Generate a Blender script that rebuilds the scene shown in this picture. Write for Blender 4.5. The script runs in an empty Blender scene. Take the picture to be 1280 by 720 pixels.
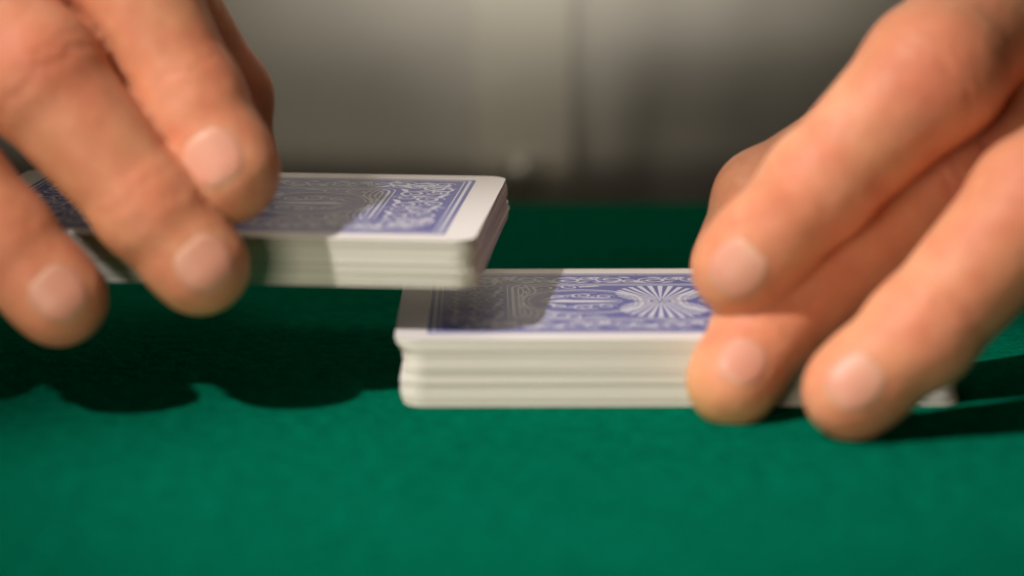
import bpy, math, random
import numpy as np
from mathutils import Vector, Matrix
random.seed(7)
rng = np.random.default_rng(11)
SC = bpy.context.scene
COL = SC.collection
S = 0.001                       # all lengths below are millimetres

# ------------------------------------------------------------------ camera, world, lamps, exposure
F_PX, CAM_Y, CAM_Z, PITCH = 3000.0, -371.06, 88.31, 0.184
cam_d = bpy.data.cameras.new('camera')
cam_d.sensor_width = 36.0
cam_d.lens = F_PX / 1280 * 36.0
cam_d.clip_start, cam_d.clip_end = 0.01, 20
cam_d.dof.use_dof = True
cam_d.dof.focus_distance = 0.425
cam_d.dof.aperture_fstop = cam_d.lens / 11.3
cam = bpy.data.objects.new('camera', cam_d)
COL.objects.link(cam)
cam.location = (0, CAM_Y * S, CAM_Z * S)
cam.rotation_euler = (math.pi / 2 - PITCH, 0, 0)
SC.camera = cam

world = bpy.data.worlds.new('World')
SC.world = world
world.use_nodes = True
world.node_tree.nodes['Background'].inputs['Color'].default_value = (0.9, 0.75, 0.5, 1)
world.node_tree.nodes['Background'].inputs['Strength'].default_value = 0.012

def aim(o, target):
    d = Vector(target) * S - o.location
    o.rotation_euler = d.to_track_quat('-Z', 'Y').to_euler()

def spot(name, loc, target, watts, color, size_deg, blend, radius):
    l = bpy.data.lights.new(name, 'SPOT')
    l.energy, l.color = watts, color
    l.spot_size, l.spot_blend, l.shadow_soft_size = math.radians(size_deg), blend, radius * S
    o = bpy.data.objects.new(name, l); COL.objects.link(o)
    o.location = Vector(loc) * S
    aim(o, target)
    return o

def area(name, loc, target, watts, color, sx, sy):
    l = bpy.data.lights.new(name, 'AREA')
    l.energy, l.color, l.shape, l.size, l.size_y = watts, color, 'RECTANGLE', sx * S, sy * S
    o = bpy.data.objects.new(name, l); COL.objects.link(o)
    o.location = Vector(loc) * S
    aim(o, target)
    return o

KD = 900 / 1.31
KT = (16, -32, 12)
spot('key_lamp', (KT[0] - .70 * KD, KT[1] - .47 * KD, KT[2] + KD), KT, 44, (1.0, .93, .89), 15.5, 1.0, 17)
area('ceiling_lamp', (60, 330, 1200), (0, 60, 0), 2.2, (1.0, .88, .72), 700, 700)
area('low_table_lamp', (-240, -520, 42), (0, 0, 30), 1.4, (1.0, .89, .72), 240, 64)
spot('added_chest_fill', (-170, -680, 560), (0, 330, 157), 80, (1.0, .92, .81), 14.6, 1.0, 30)  # added spot that brightens the shirt, its narrow cone fading it downwards

SC.view_settings.view_transform = 'Standard'
SC.view_settings.look = 'None'
SC.view_settings.exposure = 0
SC.view_settings.gamma = 1
SC.render.engine = 'CYCLES'
SC.cycles.use_denoising = True
SC.cycles.max_bounces = 8
SC.cycles.sample_clamp_indirect = 4

# ------------------------------------------------------------------ projection helper (pixel + depth -> a place in mm)
FWD = np.array([0, math.cos(PITCH), -math.sin(PITCH)])
DWN = np.array([0, -math.sin(PITCH), -math.cos(PITCH)])
RGT = np.array([1.0, 0, 0])
CAMP = np.array([0, CAM_Y, CAM_Z])
def U(px, py, dep):
    return CAMP + (FWD + (px - 640) / F_PX * RGT + (py - 360) / F_PX * DWN) * (380.0 + dep)

# ------------------------------------------------------------------ node helpers
def new_mat(name):
    m = bpy.data.materials.new(name); m.use_nodes = True
    nt = m.node_tree
    return m, nt, nt.nodes['Principled BSDF']
def N(nt, t, **kw):
    n = nt.nodes.new(t)
    for k, v in kw.items():
        if k in n.inputs: n.inputs[k].default_value = v
        else: setattr(n, k, v)
    return n
def ramp(nt, fac, stops):
    r = nt.nodes.new('ShaderNodeValToRGB')
    e = r.color_ramp.elements
    e[0].position, e[0].color = stops[0][0], (*stops[0][1], 1)
    e[1].position, e[1].color = stops[-1][0], (*stops[-1][1], 1)
    for p, c in stops[1:-1]:
        x = e.new(p); x.color = (*c, 1)
    nt.links.new(fac, r.inputs[0])
    return r.outputs[0]
def noise(nt, scale, detail=4, rough=.55, vec=None, dist=0):
    n = N(nt, 'ShaderNodeTexNoise')
    n.inputs['Scale'].default_value = scale; n.inputs['Detail'].default_value = detail
    n.inputs['Roughness'].default_value = rough; n.inputs['Distortion'].default_value = dist
    if vec is None: vec = N(nt, 'ShaderNodeTexCoord').outputs['Object']
    nt.links.new(vec, n.inputs['Vector'])
    return n.outputs['Fac']
def mix(nt, fac, a, b, blend='MIX'):
    m = nt.nodes.new('ShaderNodeMix'); m.data_type = 'RGBA'; m.blend_type = blend
    for s, v in ((m.inputs[0], fac), (m.inputs[6], a), (m.inputs[7], b)):
        if hasattr(v, 'links') or hasattr(v, 'is_linked'): nt.links.new(v, s)
        elif isinstance(v, (int, float)): s.default_value = v
        else: s.default_value = (*v, 1)
    return m.outputs[2]
def bump(nt, bsdf, h, strength, dist_mm, prev=None):
    b = nt.nodes.new('ShaderNodeBump')
    b.inputs['Strength'].default_value = strength; b.inputs['Distance'].default_value = dist_mm * S
    nt.links.new(h, b.inputs['Height'])
    if prev is not None: nt.links.new(prev, b.inputs['Normal'])
    nt.links.new(b.outputs[0], bsdf.inputs['Normal'])
    return b.outputs[0]

# felt
M_FELT, nt, p = new_mat('green_felt')
n1 = noise(nt, 55, 5, .6); n2 = noise(nt, 1500, 3, .7); n3 = noise(nt, 330, 4, .65)
c = ramp(nt, n1, [(.3, (.0004, .118, .062)), (.7, (.0006, .136, .074))])
c = mix(nt, .6, c, ramp(nt, n3, [(.3, (.45, .45, .45)), (.7, (1.3, 1.3, 1.3))]), 'MULTIPLY')
nt.links.new(c, p.inputs['Base Color'])
p.inputs['Roughness'].default_value = 1.0
p.inputs['Specular IOR Level'].default_value = .0
p.inputs['Sheen Weight'].default_value = .02
p.inputs['Sheen Tint'].default_value = (.05, .8, .45, 1)
b = bump(nt, p, n3, .8, .8); bump(nt, p, n2, .7, .25, b)

# playing cards
def card_mat(name, col, rough, coat=0):
    m, nt, p = new_mat(name)
    n = noise(nt, 60, 4)
    nt.links.new(mix(nt, n, tuple(x * .94 for x in col), col), p.inputs['Base Color'])
    p.inputs['Roughness'].default_value = rough
    p.inputs['Specular IOR Level'].default_value = .35
    p.inputs['Coat Weight'].default_value = coat
    p.inputs['Coat Roughness'].default_value = .22
    bump(nt, p, noise(nt, 2600, 2), .12, .03)
    return m
M_FACE = card_mat('card_face_white', (.79, .745, .73), .42, .10)
M_EDGE = card_mat('card_edge', (.61, .585, .515), .8)
nt = M_EDGE.node_tree
oi = N(nt, 'ShaderNodeObjectInfo'); p = nt.nodes['Principled BSDF']
nt.links.new(mix(nt, 1, p.inputs['Base Color'].links[0].from_socket, ramp(nt, oi.outputs['Random'], [(0, (.72, .71, .68)), (.3, (1.0, .99, .98)), (1, (1.14, 1.14, 1.14))]), 'MULTIPLY'), p.inputs['Base Color'])
M_BLUE = card_mat('card_print_blue', (.050, .054, .30), .42, .10)
M_LINE = card_mat('card_print_white', (.60, .60, .69), .42, .10)

# skin
M_SKIN, nt, p = new_mat('skin')
at = N(nt, 'ShaderNodeAttribute'); at.attribute_name = 'flush'
n1 = noise(nt, 45, 4, .6); n2 = noise(nt, 260, 4, .6)
c = ramp(nt, n1, [(.25, (.65, .275, .142)), (.75, (.73, .340, .185))])
n4 = noise(nt, 120, 3, .6)
c = mix(nt, ramp(nt, n4, [(.42, (0, 0, 0)), (.68, (.75, .75, .75))]), c, (.66, .225, .125))
c = mix(nt, ramp(nt, noise(nt, 95, 3, .6, None, .4), [(.5, (0, 0, 0)), (.72, (.55, .55, .55))]), c, (.77, .42, .25))
c = mix(nt, at.outputs['Fac'], c, (.66, .20, .112))
at2 = N(nt, 'ShaderNodeAttribute'); at2.attribute_name = 'pressed'
c = mix(nt, at2.outputs['Fac'], c, (.72, .43, .17))
c = mix(nt, .5, c, ramp(nt, n2, [(.3, (.86, .82, .80)), (.7, (1.08, 1.08, 1.08))]), 'MULTIPLY')
nt.links.new(c, p.inputs['Base Color'])
p.inputs['Roughness'].default_value = .56
p.inputs['Specular IOR Level'].default_value = .32
p.inputs['Subsurface Weight'].default_value = .75
p.inputs['Subsurface Radius'].default_value = (1.0, .32, .16)
p.inputs['Subsurface Scale'].default_value = 2.1 * S
vor = N(nt, 'ShaderNodeTexVoronoi'); vor.inputs['Scale'].default_value = 900; vor.feature = 'DISTANCE_TO_EDGE'
nt.links.new(N(nt, 'ShaderNodeTexCoord').outputs['Object'], vor.inputs['Vector'])
b = bump(nt, p, n2, .5, .6); bump(nt, p, vor.outputs['Distance'], .3, .15, b)

M_NAIL, nt, p = new_mat('fingernail')
at = N(nt, 'ShaderNodeAttribute'); at.attribute_name = 'along'
c = ramp(nt, at.outputs['Fac'], [(0, (.70, .38, .26)), (.22, (.68, .325, .225)), (.82, (.65, .285, .195)), (1, (.68, .39, .25))])
nt.links.new(c, p.inputs['Base Color'])
p.inputs['Roughness'].default_value = .46
p.inputs['Specular IOR Level'].default_value = .38
p.inputs['Subsurface Weight'].default_value = .4
p.inputs['Subsurface Radius'].default_value = (1, .5, .4)
p.inputs['Subsurface Scale'].default_value = 1.0 * S
bump(nt, p, noise(nt, 700, 3), .15, .1)

# shirt
M_SHIRT, nt, p = new_mat('shirt_cotton')
n1 = noise(nt, 9, 4)
c = ramp(nt, n1, [(.3, (.56, .535, .48)), (.7, (.63, .605, .55))])
nt.links.new(c, p.inputs['Base Color'])
p.inputs['Roughness'].default_value = .9
wv = N(nt, 'ShaderNodeTexWave'); wv.inputs['Scale'].default_value = 500
nt.links.new(N(nt, 'ShaderNodeTexCoord').outputs['Object'], wv.inputs['Vector'])
b = bump(nt, p, wv.outputs['Fac'], .2, .1); bump(nt, p, noise(nt, 30, 4), .5, 2, b)
M_PLACKET = M_SHIRT.copy(); M_PLACKET.name = 'placket_cotton'
for e, c in zip(M_PLACKET.node_tree.nodes['Color Ramp'].color_ramp.elements, ((.66, .63, .54), (.73, .70, .61))): e.color = (*c, 1)
M_BUTTON, nt, p = new_mat('button_shell')
nt.links.new(ramp(nt, noise(nt, 200, 3), [(.3, (.78, .74, .66)), (.7, (.86, .83, .77))]), p.inputs['Base Color'])
p.inputs['Roughness'].default_value = .3
p.inputs['Metallic'].default_value = .55

# ------------------------------------------------------------------ mesh helpers
def mesh_obj(name, verts, faces, mats, parent=None, smooth=False, fm=None):
    me = bpy.data.meshes.new(name)
    me.from_pydata([tuple(v) for v in np.asarray(verts, dtype=float) * S], [], [tuple(f) for f in faces])
    for m in (mats if isinstance(mats, (list, tuple)) else [mats]): me.materials.append(m)
    if fm is not None: me.polygons.foreach_set('material_index', fm)
    if smooth: me.polygons.foreach_set('use_smooth', [True] * len(me.polygons))
    me.update()
    o = bpy.data.objects.new(name, me); COL.objects.link(o)
    if parent: o.parent = parent
    return o
def empty(name, label, cat, M=None, group=None):
    o = bpy.data.objects.new(name, None); COL.objects.link(o)
    o.empty_display_size = .02
    if M is not None: o.matrix_world = M
    o['label'], o['category'] = label, cat
    if group: o['group'] = group
    return o

# ------------------------------------------------------------------ table
def build_table():
    x0, x1, y0, y1, r, th = -650, 650, -620, 226, 7, 32
    prof = []                                       # far-edge profile: flat top, rolled edge, underside
    for k in range(7):
        a = math.pi / 2 * k / 6
        prof.append((y1 - r + r * math.sin(a), -r + r * math.cos(a)))
    prof += [(y1, -th), (y0, -th)]
    for k in range(7):
        a = math.pi / 2 * k / 6
        prof.append((y0 + r - r * math.cos(a), -r + r * math.sin(a)))
    n = len(prof)
    V = [(x0, a, b) for a, b in prof] + [(x1, a, b) for a, b in prof]
    Fc = [(i, (i + 1) % n, n + (i + 1) % n, n + i) for i in range(n)] + [tuple(range(n - 1, -1, -1)), tuple(range(n, 2 * n))]
    o = mesh_obj('card_table', V, Fc, M_FELT)
    o['label'] = 'card table covered in green felt under the cards and hands'
    o['category'] = 'table'
    # nap: short loose fibres standing out of the cloth where the lens is close enough to catch them
    r = np.random.default_rng(4); n = 70000
    P = np.stack([r.uniform(-125, 125, n), r.uniform(-70, 215, n), np.full(n, -.05)], 1)
    az = r.uniform(0, 2 * math.pi, n); el = np.radians(r.uniform(8, 55, n)); L = r.uniform(.35, 1.0, n)
    d = np.stack([np.cos(az) * np.cos(el), np.sin(az) * np.cos(el), np.sin(el)], 1) * L[:, None]
    w = np.stack([-np.sin(az), np.cos(az), np.zeros(n)], 1) * .035
    V = np.stack([P - w, P + w, P + d], 1).reshape(-1, 3)
    f = mesh_obj('felt_nap', V, np.arange(3 * n).reshape(-1, 3).tolist(), M_FELT, o)
    f['kind'] = 'stuff'
build_table()

# ------------------------------------------------------------------ playing cards
CW, CH, CR = 88.9, 63.5, 3.6
def rrect(hx, hy, r, seg):
    P = []
    for cx, cy, a0 in ((hx - r, hy - r, 0), (-hx + r, hy - r, 90), (-hx + r, -hy + r, 180), (hx - r, -hy + r, 270)):
        for k in range(seg + 1):
            a = math.radians(a0 + 90 * k / seg)
            P.append((cx + r * math.cos(a), cy + r * math.sin(a)))
    return P
CARD_T = .272
def card_mesh():
    P = rrect(CW / 2, CH / 2, CR, 5); n = len(P)
    V = [(x, y, 0) for x, y in P] + [(x, y, CARD_T) for x, y in P]
    Fc = [tuple(range(n - 1, -1, -1)), tuple(range(n, 2 * n))] + [(i, (i + 1) % n, n + (i + 1) % n, n + i) for i in range(n)]
    o = mesh_obj('playing_card', V, Fc, [M_FACE, M_EDGE], fm=[0, 0] + [1] * n)
    return o

def print_mesh():
    V, Fc, FM = [], [], []
    ZB, ZL = CARD_T + .012, CARD_T + .026
    HX, HY = CW / 2 - 5.2, CH / 2 - 5.0
    def poly(P, z, m):
        b = len(V); V.extend((x, y, z) for x, y in P); Fc.append(tuple(range(b, b + len(P)))); FM.append(m)
    lay = [0]
    def line(P, w, closed=False, taper=False):
        P = np.array(P, float); n = len(P)
        if closed: T = np.roll(P, -1, 0) - np.roll(P, 1, 0)
        else: T = np.gradient(P, axis=0)
        T /= np.linalg.norm(T, axis=1)[:, None] + 1e-9
        Nn = np.stack([-T[:, 1], T[:, 0]], 1)
        ww = np.full(n, w / 2)
        if taper: ww *= .25 + .75 * np.sin(np.linspace(.15, math.pi * .95, n))
        lay[0] = (lay[0] + 1) % 40
        z = ZL + lay[0] * .0004                          # strokes never share a plane
        b = len(V)
        for q, t, h in zip(P, Nn, ww):
            V.append((*(q + t * h), z)); V.append((*(q - t * h), z))
        for i in range(n if closed else n - 1):
            j = (i + 1) % n
            Fc.append((b + 2 * i + 1, b + 2 * j + 1, b + 2 * j, b + 2 * i)); FM.append(1)
    def spiral(cx, cy, r, a0, turns, sgn, w, n=26):
        P = []
        for k in range(n):
            t = k / (n - 1); a = a0 + sgn * turns * 2 * math.pi * t; rr = r * (1 - t) ** .8 + .25
            P.append((cx + rr * math.cos(a), cy + rr * math.sin(a)))
        line(P, w, taper=True)
    def leaf(cx, cy, L, W, a, n=10):
        P = []
        for k in range(n): t = k / (n - 1); P.append((L * (t - .5), W * math.sin(math.pi * t) ** .8))
        for k in range(1, n - 1): t = 1 - k / (n - 1); P.append((L * (t - .5), -W * .35 * math.sin(math.pi * t)))
        ca, sa = math.cos(a), math.sin(a)
        lay[0] = (lay[0] + 1) % 40
        poly([(cx + x * ca - y * sa, cy + x * sa + y * ca) for x, y in P], ZL + lay[0] * .0004, 1)
    def bez(p0, p1, p2, p3, n=18):
        t = np.linspace(0, 1, n)[:, None]; p0, p1, p2, p3 = map(np.array, (p0, p1, p2, p3))
        return (1 - t) ** 3 * p0 + 3 * t * (1 - t) ** 2 * p1 + 3 * t * t * (1 - t) * p2 + t ** 3 * p3
    poly(rrect(HX, HY, .5, 3), ZB, 0)
    line(rrect(HX - .95, HY - .95, .5, 3), .55, True)
    line(rrect(HX - 1.9, HY - 1.9, .5, 3), .22, True)
    IX, IY = 25.2, 15.6
    for d, w in ((0, .5), (.9, .22), (-1.0, .3)): line(rrect(IX + d, IY + d, 3 - d * .3, 5), w, True)
    for s in (1, -1):
        # scrolled bands along the long sides
        yb = s * (IY + (HY - 2.1 - IY) / 2)
        for k in range(-4, 5):
            x = k * 7.6
            sg = 1 if k % 2 else -1
            spiral(x, yb + .4 * sg, 2.7, math.pi * .5 * sg, 1.6, sg, .62)
            spiral(x + 3.7, yb - 1.1 * sg, 1.7, 0, 1.4, -sg, .5)
            leaf(x - 2.9, yb + 2.1 * sg, 3.0, .75, .6 * sg); leaf(x + 2.6, yb + 2.3 * sg, 2.8, .65, -.5 * sg)
            leaf(x + .6, yb - 2.4 * sg, 3.2, .6, .15 * sg)
        line([(x, yb + 1.2 * math.sin(x * 2 * math.pi / 15.2)) for x in np.linspace(-33, 33, 90)], .35)
        # ends
        xe = s * (IX + (HX - 2.1 - IX) / 2 + .2)
        for k in range(-3, 4):
            y = k * 5.6; sg = 1 if k % 2 else -1
            spiral(xe + 1.7 * sg, y, 2.5, 0, 1.6, sg, .62); spiral(xe - 2.6 * sg, y + 1.5, 2.0, math.pi, 1.5, -sg, .5)
            leaf(xe + 3.6 * sg, y + 2.4, 3.0, .7, 1.2 * sg); leaf(xe - 3.9 * sg, y - 1.8, 3.0, .7, -1 * sg)
            leaf(xe, y + 2.7, 3.4, .6, .2)
        for t in (1, -1):
            # corner scroll fans
            cx, cy = s * (IX + 4.5), t * (IY + 3.2)
            for a in np.linspace(.15, 1.4, 6):
                q = np.array((s * math.cos(a), t * math.sin(a)))
                line([np.array((cx, cy)) - q * 1.0, np.array((cx, cy)) + q * 4.4], .34, taper=True)
            spiral(cx - s * 3.4, cy + t * 2.6, 2.6, 0, 1.5, s * t, .6); spiral(cx + s * 4.3, cy - t * 3.6, 2.6, math.pi, 1.5, -s * t, .6)
            # ribs between frame and medallion
            for d in (0, 1.1, 2.2):
                line(bez((s * (24.2 - d), t * 14.6), (s * (22.4 - d), t * 9), (s * (23.6 - d), t * 6), (s * (24.6 - d * .2), t * 3.2)), .3)
            spiral(s * 19.6, t * 12.2, 2.2, 0, 1.6, s * t, .5); spiral(s * 15.0, t * 13.2, 1.7, 0, 1.4, -s * t, .45)
            leaf(s * 11.5, t * 13.6, 4.2, .7, -.25 * s * t); leaf(s * 17.4, t * 14.3, 3.4, .5, .1 * s * t)
        # pointed medallions left and right of the rosette, with a plain leaf spindle inside
        for k, w in ((1.0, .6), (.9, .25)):
            top = [(s * (13.4 - 10.2 * k * math.cos(a)), 10.6 * k * math.sin(a) ** .8) for a in np.linspace(0.02, math.pi - .02, 40)]
            line(top, w); line([(x, -y) for x, y in top], w)
        leaf(s * 13.6, .25, 15.0, .9, 0); leaf(s * 13.6, -.25, 15.0, -.8, 0); leaf(s * 16.4, .3, 5.0, 1.3, 0)
        for t in (1, -1):
            line(bez((s * 6.5, t * .6), (s * 9, t * 4.5), (s * 13, t * 1.2), (s * 16, t * 5.2)), .4, taper=True)
            line(bez((s * 20.5, t * .8), (s * 18, t * 4.6), (s * 15, t * 6.5), (s * 10.5, t * 7.6)), .4, taper=True)
            leaf(s * 11.0, t * 3.0, 3.2, .5, .5 * s * t); leaf(s * 18.8, t * 2.6, 3.0, .5, -.6 * s * t)
        for y in (5.2, -5.2):
            spiral(s * 13.2, y, 1.9, 0, 1.7, s, .5); spiral(s * 9.3, y * .85, 1.4, 0, 1.4, -s, .45); spiral(s * 17.3, y * .85, 1.4, 0, 1.4, s, .45)
    # fine sprigs filling the ground between frame and medallions
    rr = random.Random(9)
    for _ in range(150):
        x, y = rr.uniform(-24, 24), rr.uniform(-14.5, 14.5)
        q = min(abs(((abs(x) - 13.4) / 10.6)) ** 2 + (y / 11.2) ** 2, 9)
        if q > 1.08 and math.hypot(x, y * .8) > 8 and not (abs(x) < 11 and abs(y) > 8): leaf(x, y, rr.uniform(1.6, 2.8), .38, rr.uniform(0, 3.14), 7)
    for _ in range(170):
        x, y = rr.uniform(-36.5, 36.5), rr.uniform(-24, 24)
        if abs(x) > 27 or abs(y) > 17.2: leaf(x, y, rr.uniform(1.3, 2.4), .34, rr.uniform(0, 3.14), 7)
    # central rosette of rays
    for k in range(48):
        a = 2 * math.pi * (k + .5) / 48
        ca, sa = math.cos(a), math.sin(a)
        rmax = min(14.2 / (abs(sa) + 1e-6), 3.6 + 11 * abs(sa) ** 1.4)
        w0, w1 = .10, .40 * rmax / 12
        q, nn = np.array((ca, sa)), np.array((-sa, ca))
        lay[0] = (lay[0] + 1) % 40
        poly([q * 2.3 - nn * w0, q * rmax - nn * w1, q * rmax + nn * w1, q * 2.3 + nn * w0], ZL + lay[0] * .0004, 1)
    line([(2.1 * math.cos(a), 2.1 * math.sin(a)) for a in np.linspace(0, 2 * math.pi, 25)[:-1]], .35, True)
    for k in range(8):
        a = k * math.pi / 4; leaf(1.1 * math.cos(a), 1.1 * math.sin(a), 1.5, .4, a, 6)
    return V, Fc, FM
pv, pf, pm = print_mesh()

def card_packet(label, M, n, thick, profile, seed):
    root = empty('card_packet', label, 'cards', M)
    r = np.random.default_rng(seed)
    drift = np.cumsum(r.normal(0, .10, (n, 2)), 0); drift -= np.linspace(0, 1, n)[:, None] * drift[-1]
    first = None
    for k in range(n):
        h = k / (n - 1)
        if first is None: o = first = card_mesh()
        else:
            o = first.copy(); COL.objects.link(o)
        o.parent = root
        dx, dy, dr = profile(h)
        top = k == n - 1
        o.location = Vector(((dx + (0 if top else drift[k, 0] * .6 + r.normal(0, .05))) , (dy + (0 if top else r.normal(0, .05))), h * (thick - CARD_T))) * S
        o.rotation_euler = (0, 0, math.radians(dr + (0 if top else r.normal(0, .10))))
        if top:
            o.data = o.data.copy()
            o['label'] = 'top card with its blue scrollwork back in a white border'
            mesh_obj('back_print', pv, pf, [M_BLUE, M_LINE], o, fm=pm)
    return root

def prof_low(h):
    pts_h = [0, .12, .40, .46, .62, .80, .93, 1]
    pts_x = [.5, .25, .10, .45, .55, .30, -.45, -.75]
    return float(np.interp(h, pts_h, pts_x)) + .35, float(np.interp(h, [0, .3, .5, .8, 1], [.02, .05, 0, .04, -.02])), float(np.interp(h, [0, .5, .55, 1], [-.15, -.1, .15, 0]))
card_packet('packet of cards lying on the felt beneath the raised packet',
            Matrix.Translation(Vector((25.8, 31.75, .15)) * S) @ Matrix.Rotation(math.radians(.75), 4, 'Z'), 38, 10.9, prof_low, 3)
def prof_up(h):
    return float(np.interp(h, [0, .3, .55, .8, 1], [.3, .55, .1, .35, 0])), float(np.interp(h, [0, .4, .6, 1], [.05, 0, .04, 0])), float(np.interp(h, [0, .5, 1], [.2, -.15, 0]))
UP_R = Matrix.Rotation(math.radians(-4.67), 4, 'Z') @ Matrix.Rotation(math.radians(1.37), 4, 'X') @ Matrix.Rotation(math.radians(.29), 4, 'Y')
card_packet('raised packet of cards pinched in the air by the hand with a shadow across it',
            Matrix.Translation(Vector((-47.75, 37.2, 27.4)) * S) @ UP_R @ Matrix.Translation(Vector((0, 0, -7.7)) * S), 27, 7.7, prof_up, 5)

# ------------------------------------------------------------------ signed-distance modelling of the hands
def smin(a, b, k):
    h = np.clip(.5 + .5 * (b - a) / k, 0, 1)
    return b + (a - b) * h - k * h * (1 - h)
def cone(P, a, b, ra, rb):
    ab = b - a; L2 = float(ab @ ab)
    t = np.clip(((P - a) @ ab) / L2, 0, 1)
    return np.linalg.norm(P - a - t[..., None] * ab, axis=-1) - (ra + (rb - ra) * t)
def unit(v): return v / np.linalg.norm(v)

def surface_nets(D, org, h):
    """naive surface nets on a grid of signed distances -> verts, quads"""
    nx, ny, nz = D.shape
    ins = D < 0
    cnt = np.zeros((nx - 1, ny - 1, nz - 1), np.int8); 
    for dx in (0, 1):
        for dy in (0, 1):
            for dz in (0, 1): cnt += ins[dx:nx - 1 + dx, dy:ny - 1 + dy, dz:nz - 1 + dz]
    act = (cnt > 0) & (cnt < 8)
    idx = np.full(act.shape, -1, np.int64); I = np.argwhere(act); idx[act] = np.arange(len(I))
    acc = np.zeros((len(I), 3)); num = np.zeros(len(I))
    cs = [(a, b, c) for a in (0, 1) for b in (0, 1) for c in (0, 1)]
    for i, c0 in enumerate(cs):
        for c1 in cs[i + 1:]:
            if sum(abs(p - q) for p, q in zip(c0, c1)) != 1: continue
            d0 = D[I[:, 0] + c0[0], I[:, 1] + c0[1], I[:, 2] + c0[2]]; d1 = D[I[:, 0] + c1[0], I[:, 1] + c1[1], I[:, 2] + c1[2]]
            m = (d0 < 0) != (d1 < 0)
            t = np.where(m, d0 / np.where(m, d0 - d1, 1), 0)
            acc += np.where(m[:, None], np.array(c0) + t[:, None] * (np.array(c1) - np.array(c0)), 0); num += m
    V = org + (I + acc / num[:, None]) * h
    Q = []
    for ax in range(3):
        b, c = (ax + 1) % 3, (ax + 2) % 3
        s0 = [slice(1, -1)] * 3; s1 = [slice(1, -1)] * 3
        s0[ax] = slice(0, -1); s1[ax] = slice(1, None)
        A, B = ins[tuple(s0)], ins[tuple(s1)]
        E = np.argwhere(A != B)
        off = np.array([1, 1, 1]); off[ax] = 0
        E0 = E + off
        flip = A[tuple(E.T)]
        def cell(db, dc):
            q = E0.copy(); q[:, b] -= db; q[:, c] -= dc
            return idx[tuple(q.T)]
        q = np.stack([cell(1, 1), cell(0, 1), cell(0, 0), cell(1, 0)], 1)
        q[~flip] = q[~flip][:, ::-1]
        Q.append(q)
    return V, np.concatenate(Q)

class Finger:
    def __init__(s, joints, radii, dorsal, creases=True):
        s.J = [np.array(j, float) for j in joints]; s.R = radii; s.creases = creases   # MCP, PIP, DIP, TIP
        s.ax = unit(s.J[-1] - s.J[-2])
        d = np.array(dorsal, float); s.n = unit(d - s.ax * (d @ s.ax)); s.b = np.cross(s.ax, s.n)
    def sdf(s, P):
        d = None
        for i in range(len(s.J) - 1):
            c = cone(P, s.J[i], s.J[i + 1], s.R[i], s.R[i + 1])
            d = c if d is None else smin(d, c, 2.2)
        # finger pad (palm side) and flattened nail side of the last bone
        tip, dip = s.J[-1], s.J[-2]
        L = np.linalg.norm(tip - dip)
        pad = np.linalg.norm(P - (tip - s.ax * L * .22 - s.n * s.R[-1] * .26), axis=-1) - s.R[-1] * .93
        d = smin(d, pad, 3.5)
        # knuckle swelling on the back of the middle joint
        for i in range(1, len(s.J) - 1):
            k = np.linalg.norm(P - (s.J[i] + s.n * s.R[i] * (.06 if i == len(s.J) - 3 else .0)), axis=-1) - s.R[i] * .93
            d = smin(d, k, 3.0)
        if s.creases:
            for i, offs, amp in ((len(s.J) - 2, (-1.8, .1, 1.7), .27), (len(s.J) - 3, (-4.4, -2.0, 0, 2.2, 4.6), .36)):
                if i < 1: continue
                a = unit(unit(s.J[i + 1] - s.J[i]) + unit(s.J[i] - s.J[i - 1]))
                q = P - s.J[i]; t = q @ a; nn = q @ s.n
                bb = q @ s.b
                mask = np.clip(nn / s.R[i], 0, 1) * np.exp(-(t / (2.2 * s.R[i])) ** 4) * (np.abs(nn) < 2.2 * s.R[i])
                w = t + .5 * np.sin(bb * .9 + i) + .3 * np.sin(bb * 2.1)
                for o in offs: d = d + amp * mask * np.exp(-((w - o) / .75) ** 2)
        return d

NAILS = []
def nail(f, width=4.9, back=5.8, fwd=3.9, lift=.16):
    """a nail plate laid on the finger's own surface by marching to it"""
    nu, nv = 17, 21
    us, vs = np.linspace(-1, 1, nu), np.linspace(0, 1, nv)
    V = []; al = []
    for v in vs:
        sh = max((1 - abs(2 * v - 1) ** 2.1) ** .5, .06)
        s_ = -back + v * (back + fwd)
        for u in us:
            phi = u * sh * width / f.R[-1] * 1.02
            dr = math.cos(phi) * f.n + math.sin(phi) * f.b
            V.append((f.J[-1] + f.ax * s_, dr)); al.append(v)
    base = np.array([q[0] for q in V]); dr = np.array([q[1] for q in V])
    t = np.full(len(V), 16.0)
    for _ in range(40):
        t -= .8 * f.sdf(base + dr * t[:, None])
    e = np.array([max(abs(u), abs(2 * v - 1)) for v in vs for u in us])
    hgt = lift - (lift + .35) * np.clip((e - .72) / .28, 0, 1) ** 2
    P = base + dr * (t + hgt)[:, None]
    Fc = [(j * nu + i, j * nu + i + 1, (j + 1) * nu + i + 1, (j + 1) * nu + i) for j in range(nv - 1) for i in range(nu - 1)]
    NAILS.append((P, Fc, al))

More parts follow.
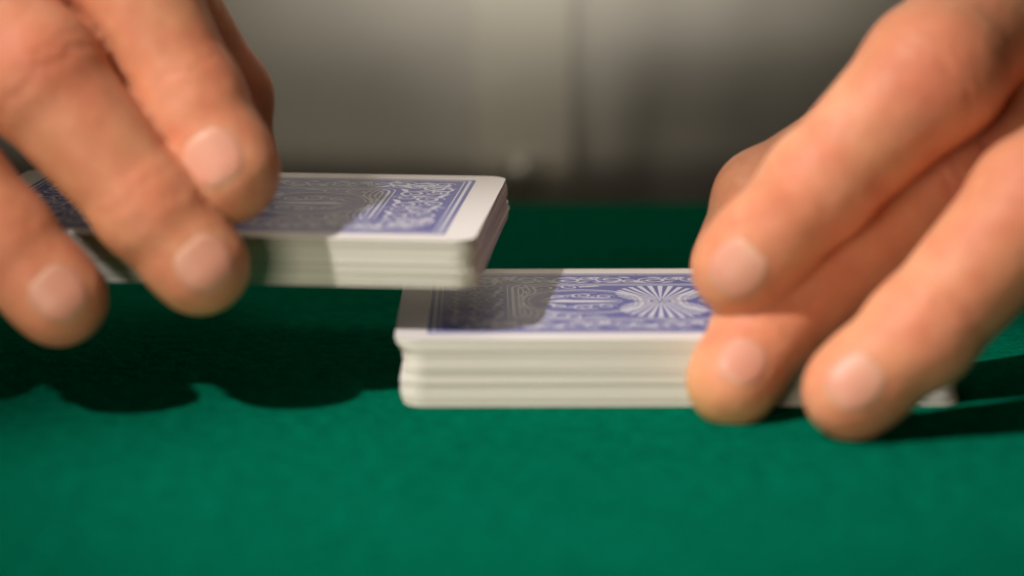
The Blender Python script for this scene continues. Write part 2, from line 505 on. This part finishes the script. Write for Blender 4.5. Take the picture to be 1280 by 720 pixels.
def make_hand(fingers, thumb, wrist, wr, fore, h=.7, B=8):
    J = [f.J[0] for f in fingers]
    allf = fingers + [thumb]
    pts = np.array([j for f in allf for j in f.J] + [wrist, fore])
    lo, hi = pts.min(0) - 16, pts.max(0) + 18
    nb = np.ceil((hi - lo) / (h * B)).astype(int) + 1
    def palm(P):
        d = None
        for i, f in enumerate(fingers):
            w = wrist + (J[i] - J[1]) * .25
            c = cone(P, f.J[0], w, f.R[0] * 1.02, wr)
            d = c if d is None else smin(d, c, 7)
        for i in range(len(J) - 1):
            d = smin(d, cone(P, J[i] * .8 + (wrist) * .2, J[i + 1] * .8 + wrist * .2, 10, 10), 7)
        d = smin(d, cone(P, thumb.J[0], wrist, thumb.R[0] * 1.1, wr * .9), 9)
        d = smin(d, cone(P, thumb.J[0], (J[0] + wrist) / 2, thumb.R[0], 10), 9)
        return smin(d, cone(P, wrist, fore, wr * 1.15, wr * 1.45), 8)
    def total(P):
        d = None
        for f in allf:
            c = f.sdf(P)
            d = c if d is None else smin(d, c, .25)
        return smin(d, palm(P), 6)
    # coarse look first, fine values only in the blocks that the skin runs through
    Xc = np.stack(np.meshgrid(*[lo[i] + h * B * (np.arange(nb[i]) + .5) for i in range(3)], indexing='ij'), -1)
    Dc = total(Xc.reshape(-1, 3)).reshape(nb)
    D = np.repeat(np.repeat(np.repeat(Dc, B, 0), B, 1), B, 2)
    near = np.argwhere(np.abs(Dc) < h * B * 1.25 + 1)
    loc = np.stack(np.meshgrid(*[np.arange(B)] * 3, indexing='ij'), -1).reshape(-1, 3)
    idx = (near[:, None, :] * B + loc[None]).reshape(-1, 3)
    for c0 in range(0, len(idx), 400000):
        q = idx[c0:c0 + 400000]
        D[q[:, 0], q[:, 1], q[:, 2]] = total(lo + h * q)
    V, Q = surface_nets(D, lo, h)
    fl = np.zeros(len(V))
    for f in allf:
        for i in range(1, len(f.J)):
            c = f.J[i] + f.n * f.R[i] * (.8 if i < len(f.J) - 1 else -.2)
            a = (.75, .5, .85)[i - 1]
            fl = np.maximum(fl, a * np.exp(-(np.linalg.norm(V - c, axis=1) / (f.R[i] * .95)) ** 2))
    pr = np.zeros(len(V))
    f = fingers[1]
    q = V - f.J[-1]; r_ = np.linalg.norm(q, axis=1)
    pr = np.clip(1.1 - (q @ unit(f.n - f.ax * .35)) / f.R[-1] - .55, 0, 1) * np.exp(-(r_ / (f.R[-1] * 1.25)) ** 6) * .8
    return V, Q, fl, pr

TOCAM = -FWD
UPV = -DWN
def dors(side, up, cam_=1.0): return TOCAM * cam_ + UPV * up + RGT * side

# hand holding the raised packet (enters from the left of the picture)
LI = Finger([U(-25, -290, 28), U(138, -62, 1), U(236, 126, -2), U(286, 217, -5)], [11.6, 10.4, 8.5, 7.9], dors(-.35, .5))
LM = Finger([U(-140, -120, 10), U(44, 90, -9.5), U(184, 258, -9.5), U(252, 335, -8.5)], [11.6, 10.1, 7.9, 7.4], dors(.0, .3))
LR = Finger([U(-318, -50, 24), U(-128, 138, -7), U(2, 296, -8), U(76, 375, -8)], [10.8, 9.4, 7.8, 7.3], dors(.0, .3))
LP = Finger([U(-440, 40, 30), U(-260, 205, 0), U(-160, 315, -2), U(-108, 385, 0)], [9.5, 8.0, 6.8, 6.1], dors(.0, .35))
LT = Finger([U(90, -190, 70), U(188, -20, 68), U(276, 122, 70), U(290, 205, 74)], [12, 10.5, 9.2, 8.2], dors(.3, .3, -1), False)
LW, LF = U(-330, -620, 120), U(-520, -860, 185)
# hand squaring the lower packet (enters from the right)
RI = Finger([U(1385, -140, 44), U(1166, 92, -8), U(1024, 232, -10), U(928, 335, -5)], [11.8, 10.9, 8.4, 8.0], dors(.42, .6))
RM = Finger([U(1430, 12, 22), U(1180, 222, 7), U(958, 408, -1), U(915, 478, -7)], [11.6, 10.0, 7.9, 7.0], dors(-.12, .05))
RR = Finger([U(1500, 62, 18), U(1296, 254, -14), U(1152, 414, -18), U(1064, 489, -19)], [11.2, 10.1, 8.3, 7.4], dors(.05, .35))
RP = Finger([U(1600, 190, 26), U(1448, 345, 2), U(1380, 425, 2), U(1345, 478, 4)], [9.5, 8.2, 7.0, 6.2], dors(.0, .35))
RT = Finger([U(1380, -20, 84), U(1150, 135, 72), U(958, 252, 64), U(920, 332, 70)], [12, 10.8, 9.5, 8.4], dors(-.3, .3, -1), False)
RW, RF = U(1640, -560, 120), U(1830, -800, 185)

hands = []
for fs, t, w, f in (((LI, LM, LR, LP), LT, LW, LF), ((RI, RM, RR, RP), RT, RW, RF)):
    hands.append(make_hand(list(fs), t, w, 17, f))
for f, kw in ((LI, dict(width=5.3)), (LM, dict(width=5.2, back=4.6, fwd=4.7)), (LR, dict(width=5.0, back=4.6, fwd=4.7)), (LP, dict(width=4.1, back=5, fwd=3.2)),
              (RI, dict(width=5.2)), (RM, dict(width=4.2, back=4.2, fwd=3.8)), (RR, dict(width=4.9, back=4.7, fwd=4.4)), (RP, dict(width=4.1, back=5, fwd=3.2)), (LT, dict(width=6)), (RT, dict(width=6))):
    nail(f, **kw)

# arms and trunk, coarse, hidden in the shirt
CX, CY = 6.0, 452.0
def torso_sdf(P):
    q = (P - np.array([CX, CY + 30, 0])) / np.array([170, 90, 1]); r = np.sqrt(q[..., 0] ** 2 + q[..., 1] ** 2)
    d = (r - 1) * 90
    return np.maximum(d, np.maximum(P[..., 2] - 330, -200 - P[..., 2]))
arm = []
for W, Fo, sx in ((LW, LF, -1), (RW, RF, 1)):
    elbow = np.array([CX + sx * 265, 330, 95.0]); shoulder = np.array([CX + sx * 175, CY - 5, 300.0])
    arm.append((Fo, elbow, shoulder))
def core(P):
    d = torso_sdf(P)
    for Fo, e, s in arm: d = smin(smin(d, cone(P, s, e, 46, 38), 20), cone(P, e, Fo, 38, 24), 10)
    return d
lo, hi, h = np.array([-360, 120, -215.]), np.array([372, 580, 370.]), 8.0
n = np.ceil((hi - lo) / h).astype(int)
X = np.stack(np.meshgrid(*[lo[i] + h * np.arange(n[i]) for i in range(3)], indexing='ij'), -1)
cv, cq = surface_nets(core(X), lo, h)

person = empty('person', 'person in a pale buttoned shirt with bare hands gripping both card packets', 'person', Matrix.Translation(Vector((CX, CY, -200)) * S))
off = np.array([CX, CY, -200.0])
V, Q, FL, PR = [], [], [], []
b = 0
for v, q, fl, pr in hands + [(cv, cq, np.zeros(len(cv)), np.zeros(len(cv)))]:
    V.append(v - off); Q.append(q + b); FL.append(fl); PR.append(pr); b += len(v)
body = mesh_obj('body', np.concatenate(V), np.concatenate(Q).tolist(), M_SKIN, person, True)
a = body.data.attributes.new('flush', 'FLOAT', 'POINT'); a.data.foreach_set('value', np.concatenate(FL).astype(np.float32))
a = body.data.attributes.new('pressed', 'FLOAT', 'POINT'); a.data.foreach_set('value', np.concatenate(PR).astype(np.float32))
for P, Fc, al in NAILS:
    o = mesh_obj('fingernail', P - off, Fc, M_NAIL, body, True)
    a = o.data.attributes.new('along', 'FLOAT', 'POINT'); a.data.foreach_set('value', np.array(al, np.float32))

# ------------------------------------------------------------------ shirt
PX, BZ = -2.5, -6.0
def build_shirt():
    V, Fc = [], []
    na, nz = 480, 110
    for j in range(nz + 1):
        z = -205 + 545 * j / nz
        for i in range(na):
            a = 2 * math.pi * i / na
            r = 1 + .012 * math.sin(a * 11 + z * .012) + .010 * math.sin(a * 17 - z * .02 + 1.3) + .006 * math.sin(a * 5 + z * .05)
            fr = max(0, -math.sin(a)) ** 8
            x_ = 196 * math.cos(a); r = r * (1 - fr) + (1 + (.006 * math.sin(x_ * .105 + z * .01) + .004 * math.sin(x_ * .23 - z * .013 + 1)) * min(1, max(0, abs(x_ - PX) - 17) / 25)) * fr
            dx = abs(196 * math.cos(a) - PX)
            low = min(1, max(0, (34 - z) / 55)); low = low * low * (3 - 2 * low)
            push = (24 * low * min(1, max(0, dx - 13) / 26) + 2.8 * math.exp(-((196 * math.cos(a) - PX - 19.5) / 5.5) ** 2)) * (1 if math.sin(a) < 0 else 0)
            sh = 1 if z < 250 else 1 - .18 * ((z - 250) / 90) ** 2
            V.append((CX + 196 * r * sh * math.cos(a), CY + 126 * r * math.sin(a) + push, z))
    for j in range(nz):
        for i in range(na):
            k = (i + 1) % na
            Fc.append((j * na + i, j * na + k, (j + 1) * na + k, (j + 1) * na + i))
    # sleeves: shoulder, elbow, cuff
    for Fo, e, s in arm:
        ends = unit(Fo - e)
        path = [s, s * .6 + e * .4, e * .85 + s * .15, e * .9 + Fo * .1, e * .6 + Fo * .4, e * .2 + Fo * .8, Fo - ends * 14, Fo + ends * 4]
        rad = [62, 55, 50, 49, 43, 37, 33, 34]
        b = len(V); m = 32
        up = np.array([0, 0, 1.0])
        for q, (c_, r_) in enumerate(zip(path, rad)):
            t = unit(path[min(q + 1, len(path) - 1)] - path[max(q - 1, 0)])
            x_ = unit(np.cross(t, up)); y_ = np.cross(x_, t)
            for i in range(m):
                a = 2 * math.pi * i / m; rr = r_ * (1 + .04 * math.sin(5 * a + q * 1.7))
                V.append(tuple(c_ + rr * (math.cos(a) * x_ + math.sin(a) * y_)))
        for q in range(len(path) - 1):
            for i in range(m):
                k = (i + 1) % m
                Fc.append((b + q * m + i, b + q * m + k, b + (q + 1) * m + k, b + (q + 1) * m + i))
    sh = mesh_obj('shirt', np.array(V) - off, Fc, M_SHIRT, person, True)
    # placket: a folded strip standing 1.6 mm proud of the shirt front
    V, Fc = [], []
    xs = [-14.4, -14, -11, 0, 11, 14, 14.4]; dz = [0.0, 1.6, 1.9, 1.9, 1.9, 1.6, 0.0]
    m = len(xs)
    for j in range(60):
        z = -200 + 530 * j / 59
        for x, d in zip(xs, dz):
            y = CY - 126 * math.sqrt(1 - ((x) / 196) ** 2)
            V.append((CX + PX + x, y - d * 1.4 + .5, z))
    for j in range(59):
        for i in range(m - 1): Fc.append((j * m + i, j * m + i + 1, (j + 1) * m + i + 1, (j + 1) * m + i))
    mesh_obj('placket', np.array(V) - off, Fc, M_PLACKET, sh)
    # buttons: domed pearl snaps in a rim
    def button(z):
        V, Fc = [], []; m = 28
        rings = [(0.0, 3.3), (1.5, 3.2), (3.0, 2.8), (4.2, 2.1), (4.5, 1.7), (4.8, 2.2), (5.6, 2.2), (6.0, 1.5), (6.0, 0)]
        y0 = CY - 126 - 2.2
        for r_, h_ in rings:
            for i in range(m):
                a = 2 * math.pi * i / m
                V.append((CX + PX + r_ * math.cos(a), y0 - h_, z + r_ * math.sin(a)))
        for q in range(len(rings) - 1):
            for i in range(m):
                k = (i + 1) % m; Fc.append((q * m + i, q * m + k, (q + 1) * m + k, (q + 1) * m + i))
        bo = mesh_obj('button', np.array(V) - off, Fc, M_BUTTON, sh, False)
    for z in (BZ, BZ + 78, BZ + 156, BZ - 78): button(z)
build_shirt()
